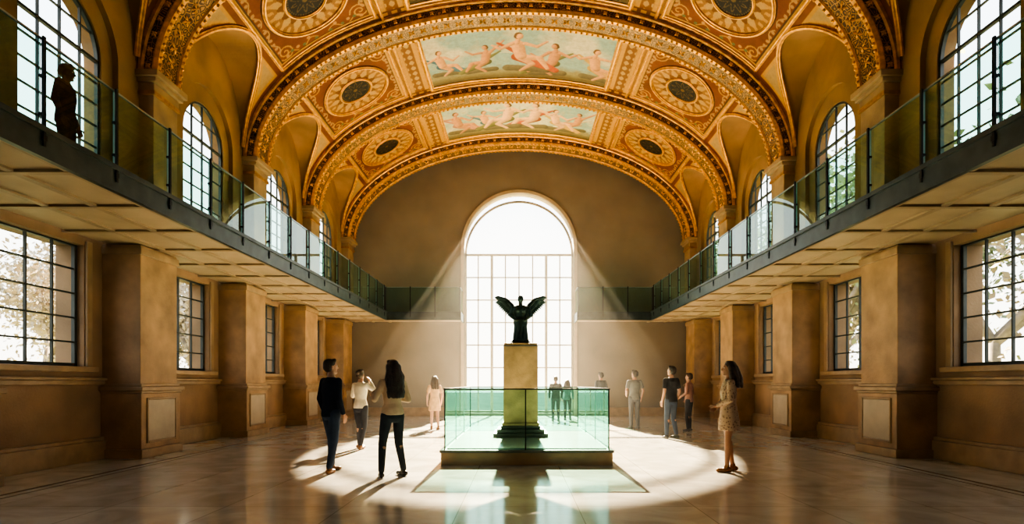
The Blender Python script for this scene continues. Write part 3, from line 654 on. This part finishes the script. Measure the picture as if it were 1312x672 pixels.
# ---------------------------------------------------------------- balconies
EX=5.28; ZT=4.17; RT=5.16
def glasspanel(par,p0,p1,z0,z1,gm=M_glass,th=.012):
    p0=Vector(p0);p1=Vector(p1); d=(p1-p0).normalized(); n=Vector((-d.y,d.x,0))*th/2
    b=B(); b.quad([(p0.x,p0.y,z0),(p1.x,p1.y,z0),(p1.x,p1.y,z1),(p0.x,p0.y,z1)],gm)
    for a in(p0,p1):
        b.quad([(a.x-n.x,a.y-n.y,z0),(a.x+n.x,a.y+n.y,z0),(a.x+n.x,a.y+n.y,z1),(a.x-n.x,a.y-n.y,z1)],M_edge)
    q=[p0-n,p1-n,p1+n,p0+n]; b.quad([(v.x,v.y,z1) for v in q],M_edge)
    return b.done('glass_pane',par)
RY=23.2; RXE=2.34
bal=[]
for side,sg in(('left',-1),('right',1)):
    e=empty('balcony'); bal.append(e); b=B()
    b.box(sg*EX,sg*(UX+.5),Y0,YB,3.92,ZT,M_soff)
    b.box(sg*(EX-.05),sg*(EX+.02),Y0,RY,3.86,ZT+.02,M_fascia); b.box(sg*(EX-.08),sg*(EX+.02),Y0,RY,ZT-.03,ZT+.03,M_fascia)
    b.box(sg*RXE,sg*EX,RY,YB,3.92,ZT,M_soff); b.box(sg*(RXE-.02),sg*(EX-.05),RY-.06,RY+.02,3.86,ZT+.02,M_fascia); b.box(sg*(RXE-.05),sg*(RXE+.01),RY-.06,YB,3.86,ZT+.02,M_fascia)
    y=Y0+.3
    while y<YB-.3:
        b.box(sg*(EX+.02),sg*(WX),y-.05,y+.05,3.885,3.92,M_soffrib); y+=PITCH/3
    for x in(EX+.08,EX+.78,6.75): b.box(sg*(x-.05),sg*(x+.05),Y0,YB-.01,3.89,3.92,M_soffrib)
    b.done('deck',e)
    p=B(); ys=[6.44+1.163*k for k in range(-9,15)]; GX=EX-.02
    for y in ys:
        p.box(sg*(GX-.045),sg*(GX-.022),y-.018,y+.018,3.98,RT+.03,M_black)
        p.box(sg*(GX-.05),sg*(GX-.01),y-.028,y+.028,4.04,4.10,M_black); p.box(sg*(GX-.045),sg*(GX+.012),y-.022,y+.022,4.74,4.77,M_black); p.box(sg*(GX-.045),sg*(GX+.012),y-.022,y+.022,4.32,4.35,M_black)
    p.box(sg*(GX-.014),sg*(GX+.014),ys[0],RY,RT,RT+.02,M_steel)
    for x in np.linspace(EX,RXE,4):
        p.box(sg*x-.018,sg*x+.018,RY-.07,RY-.04,3.98,RT+.03,M_black)
    p.box(sg*RXE,sg*EX,RY-.014,RY+.014,RT,RT+.02,M_steel); p.box(sg*RXE-.014,sg*RXE+.014,RY,YB,RT,RT+.02,M_steel)
    p.done('balustrade_posts',e)
    for ya,yb in zip(ys[:-1],ys[1:]): glasspanel(e,(sg*GX,ya+.012,0),(sg*GX,min(yb-.012,RY),0),4.10,RT)
    xs=np.linspace(EX,RXE,4)
    for xa,xb in zip(xs[:-1],xs[1:]): glasspanel(e,(sg*xa,RY,0),(sg*xb,RY,0),4.10,RT)
    glasspanel(e,(sg*RXE,RY+.02,0),(sg*RXE,YB-.01,0),4.10,RT)
person('man_on_balcony',-6.35,8.20,-75,1.68,z=ZT,top=M_coat,bottom=M_coat,shoes=M_blk,head=(0,-.1),skin=mat('skin_backlit_shade',(.06,.03,.018),.8,var=.05,spec=.1))  # skin darkened in colour too, for the silhouette against the window
# ---------------------------------------------------------------- statue enclosure
cx0,cx1,cy0,cy1=-1.30,1.56,9.73,15.0
e=empty('glass_display_enclosure'); b=B()
b.box(cx0,cx1,cy0,cy1,0,.21,M_casebase); b.box(cx0-.02,cx1+.02,cy0-.02,cy1+.02,.21,.255,M_peddk); b.box(cx0+.09,cx1-.09,cy0+.09,cy1-.09,.20,.28,M_deckfl)
b.done('enclosure_base',e,.008)
g0x,g1x,g0y,g1y=cx0+.06,cx1-.06,cy0+.06,cy1-.06; mx_=(g0x+g1x)/2-.02
TZ=1.26
for p0,p1 in(((g0x,g0y),(mx_-.01,g0y)),((mx_+.01,g0y),(g1x,g0y)),((g0x,g1y),(mx_-.01,g1y)),((mx_+.01,g1y),(g1x,g1y))): glasspanel(e,(*p0,0),(*p1,0),.25,TZ,M_cglass)
for x in(g0x,g1x):
    for k in range(3):
        ya=g0y+(g1y-g0y)*k/3+.012; yb=g0y+(g1y-g0y)*(k+1)/3-.012; glasspanel(e,(x,ya,0),(x,yb,0),.25,TZ,M_cglass)
b=B()
b.box(g0x-.02,g1x+.02,g0y-.02,g0y+.02,TZ,TZ+.022,M_black); b.box(g0x-.02,g1x+.02,g1y-.02,g1y+.02,TZ,TZ+.022,M_black)
for x in(g0x,g1x): b.box(x-.02,x+.02,g0y,g1y,TZ,TZ+.022,M_black)
for x,y in((g0x,g0y),(mx_,g0y),(g1x,g0y),(g0x,g1y),(g1x,g1y)): b.box(x-.01,x+.01,y-.012,y+.012,.25,TZ,M_black)
b.done('enclosure_rails',e)
pc=(px(667,12.25),12.25); b=B()
def pb(w,z0,z1,m): b.box(pc[0]-w,pc[0]+w,pc[1]-w,pc[1]+w,z0,z1,m)
pb(.55,.28,.36,M_peddk); pb(.48,.36,.44,M_peddk); pb(.40,.44,.50,M_peddk); pb(.35,.50,2.12,M_ped); pb(.38,.50,.56,M_ped); pb(.355,2.12,2.14,M_peddk); pb(.34,2.14,2.19,M_ped)
b.done('statue_pedestal',None,.01)
# ---------------------------------------------------------------- exterior
b=B(); b.box(-80,80,-40,120,-1.0,-.6,M_ground); b.done('lawn')
def treemesh(seed,lm,nl):
    rs=random.Random(seed); bm=bmesh.new(); tips=[]
    def br(p,d,l,r,dep):
        q=p+d*l; capsule(bm,p,q,r,r*.7,6,0,1)
        if dep==0: tips.append(q); return
        tips.append(q)
        for k in range(3 if dep>1 else 2):
            nd=(d+Vector((rs.uniform(-.8,.8),rs.uniform(-.8,.8),rs.uniform(-.1,.6)))).normalized(); br(q,nd,l*rs.uniform(.6,.82),r*.62,dep-1)
    br(Vector((0,0,0)),Vector((0,0,1)),2.0,.20,4)
    for t in tips:
        for k in range(nl):
            c=t+Vector((rs.gauss(0,.6),rs.gauss(0,.6),rs.gauss(0,.5))); s_=rs.uniform(.06,.12)
            u=Vector((rs.gauss(0,1),rs.gauss(0,1),rs.gauss(0,1))).normalized()*s_; v=u.orthogonal().normalized()*s_*.6
            f=bm.faces.new([bm.verts.new(c+u),bm.verts.new(c+v),bm.verts.new(c-u),bm.verts.new(c-v)]); f.material_index=1
    me=bpy.data.meshes.new('tree'); bm.to_mesh(me); bm.free(); me.materials.append(M_bark); me.materials.append(lm); return me
tm=[treemesh(1,M_leaf,40),treemesh(2,M_leaf2,32),treemesh(3,M_leaf,40)]
for sg in(-1,1):
    for i,y in enumerate(range(8,72,4)):
        ob=bpy.data.objects.new('tree',tm[(i+(sg>0))%3 if sg>0 else 1]); k=1.0+.15*(i%3)
        if sg>0: k*=1.5
        ob.location=(sg*(15+ (i*37%5)*1.2),y,-.6+.21*k); ob.rotation_euler=(0,0,i*1.7); ob.scale=(k,k,k); link(ob)
# ---------------------------------------------------------------- light
w=bpy.data.worlds.new('World'); S.world=w; w.use_nodes=True; nt=w.node_tree; bg=nt.nodes['Background']
tc=nt.nodes.new('ShaderNodeTexCoord'); sp=nt.nodes.new('ShaderNodeSeparateXYZ'); nt.links.new(tc.outputs['Generated'],sp.inputs[0])
r=nt.nodes.new('ShaderNodeValToRGB'); r.color_ramp.elements[0].position=0; r.color_ramp.elements[0].color=(1,.92,.80,1); r.color_ramp.elements[1].position=.7; r.color_ramp.elements[1].color=(.66,.82,1,1)
nt.links.new(sp.outputs['Z'],r.inputs['Fac']); nt.links.new(r.outputs['Color'],bg.inputs['Color']); bg.inputs['Strength'].default_value=6.0
sun=bpy.data.lights.new('sun','SPOT'); sun.energy=1250000; sun.spot_size=math.radians(76); sun.spot_blend=.1; sun.shadow_soft_size=.16; sun.color=(1,.80,.53)
so=bpy.data.objects.new('sun',sun); so.location=(0,38.4,16.15); so.rotation_euler=(Vector((0,24.4,4.0))-so.location).to_track_quat('-Z','Y').to_euler(); link(so)
m=bpy.data.materials.new('dusty_air'); m.use_nodes=True; nt=m.node_tree; nt.nodes.clear(); o=nt.nodes.new('ShaderNodeOutputMaterial'); v=nt.nodes.new('ShaderNodeVolumeScatter')
v.inputs['Density'].default_value=.0014; v.inputs['Anisotropy'].default_value=.5; v.inputs['Color'].default_value=(1,.97,.92,1); nt.links.new(v.outputs[0],o.inputs['Volume'])
b=B(); b.box(-7.59,7.59,Y0+.02,YB-.02,.01,11.6,m); hz=b.done('air_haze')
for sg in(-1,1):  # added warm spots and boxes that brighten the vault, not fixtures of the hall
    for y in RIBS:
        if y<0 or abs(y-7.1)<.1: continue
        e=empty('ceiling_fill',(sg*6.5,y,ZT)); e.parent=bal[0 if sg<0 else 1]; b=B(); b.box(-.12,.12,-.12,.12,0,.10,M_black); b.done('fill_housing',e,.01)
        l=bpy.data.lights.new('ceiling_fill_lamp','SPOT'); l.energy=70 if y<12 else 125; l.color=(1,.74,.40); l.spot_size=math.radians(110 if y<12 else 150); l.spot_blend=.8; l.shadow_soft_size=.15
        o=bpy.data.objects.new('ceiling_fill_lamp',l); o.location=(0,0,.16); o.rotation_euler=(0,math.pi+sg*math.radians(-25)*-1,0); link(o,e)
# ---------------------------------------------------------------- camera
cam=bpy.data.cameras.new('camera'); cam.sensor_width=36; cam.lens=F/1312*36; cam.shift_x=-9/1312; cam.shift_y=155/1312; cam.clip_end=500
co=bpy.data.objects.new('camera',cam); co.location=(0,0,1.375); co.rotation_euler=(math.pi/2,0,0); link(co); S.camera=co
S.view_settings.view_transform='AgX'; S.view_settings.look='AgX - High Contrast'; S.view_settings.exposure=-0.6
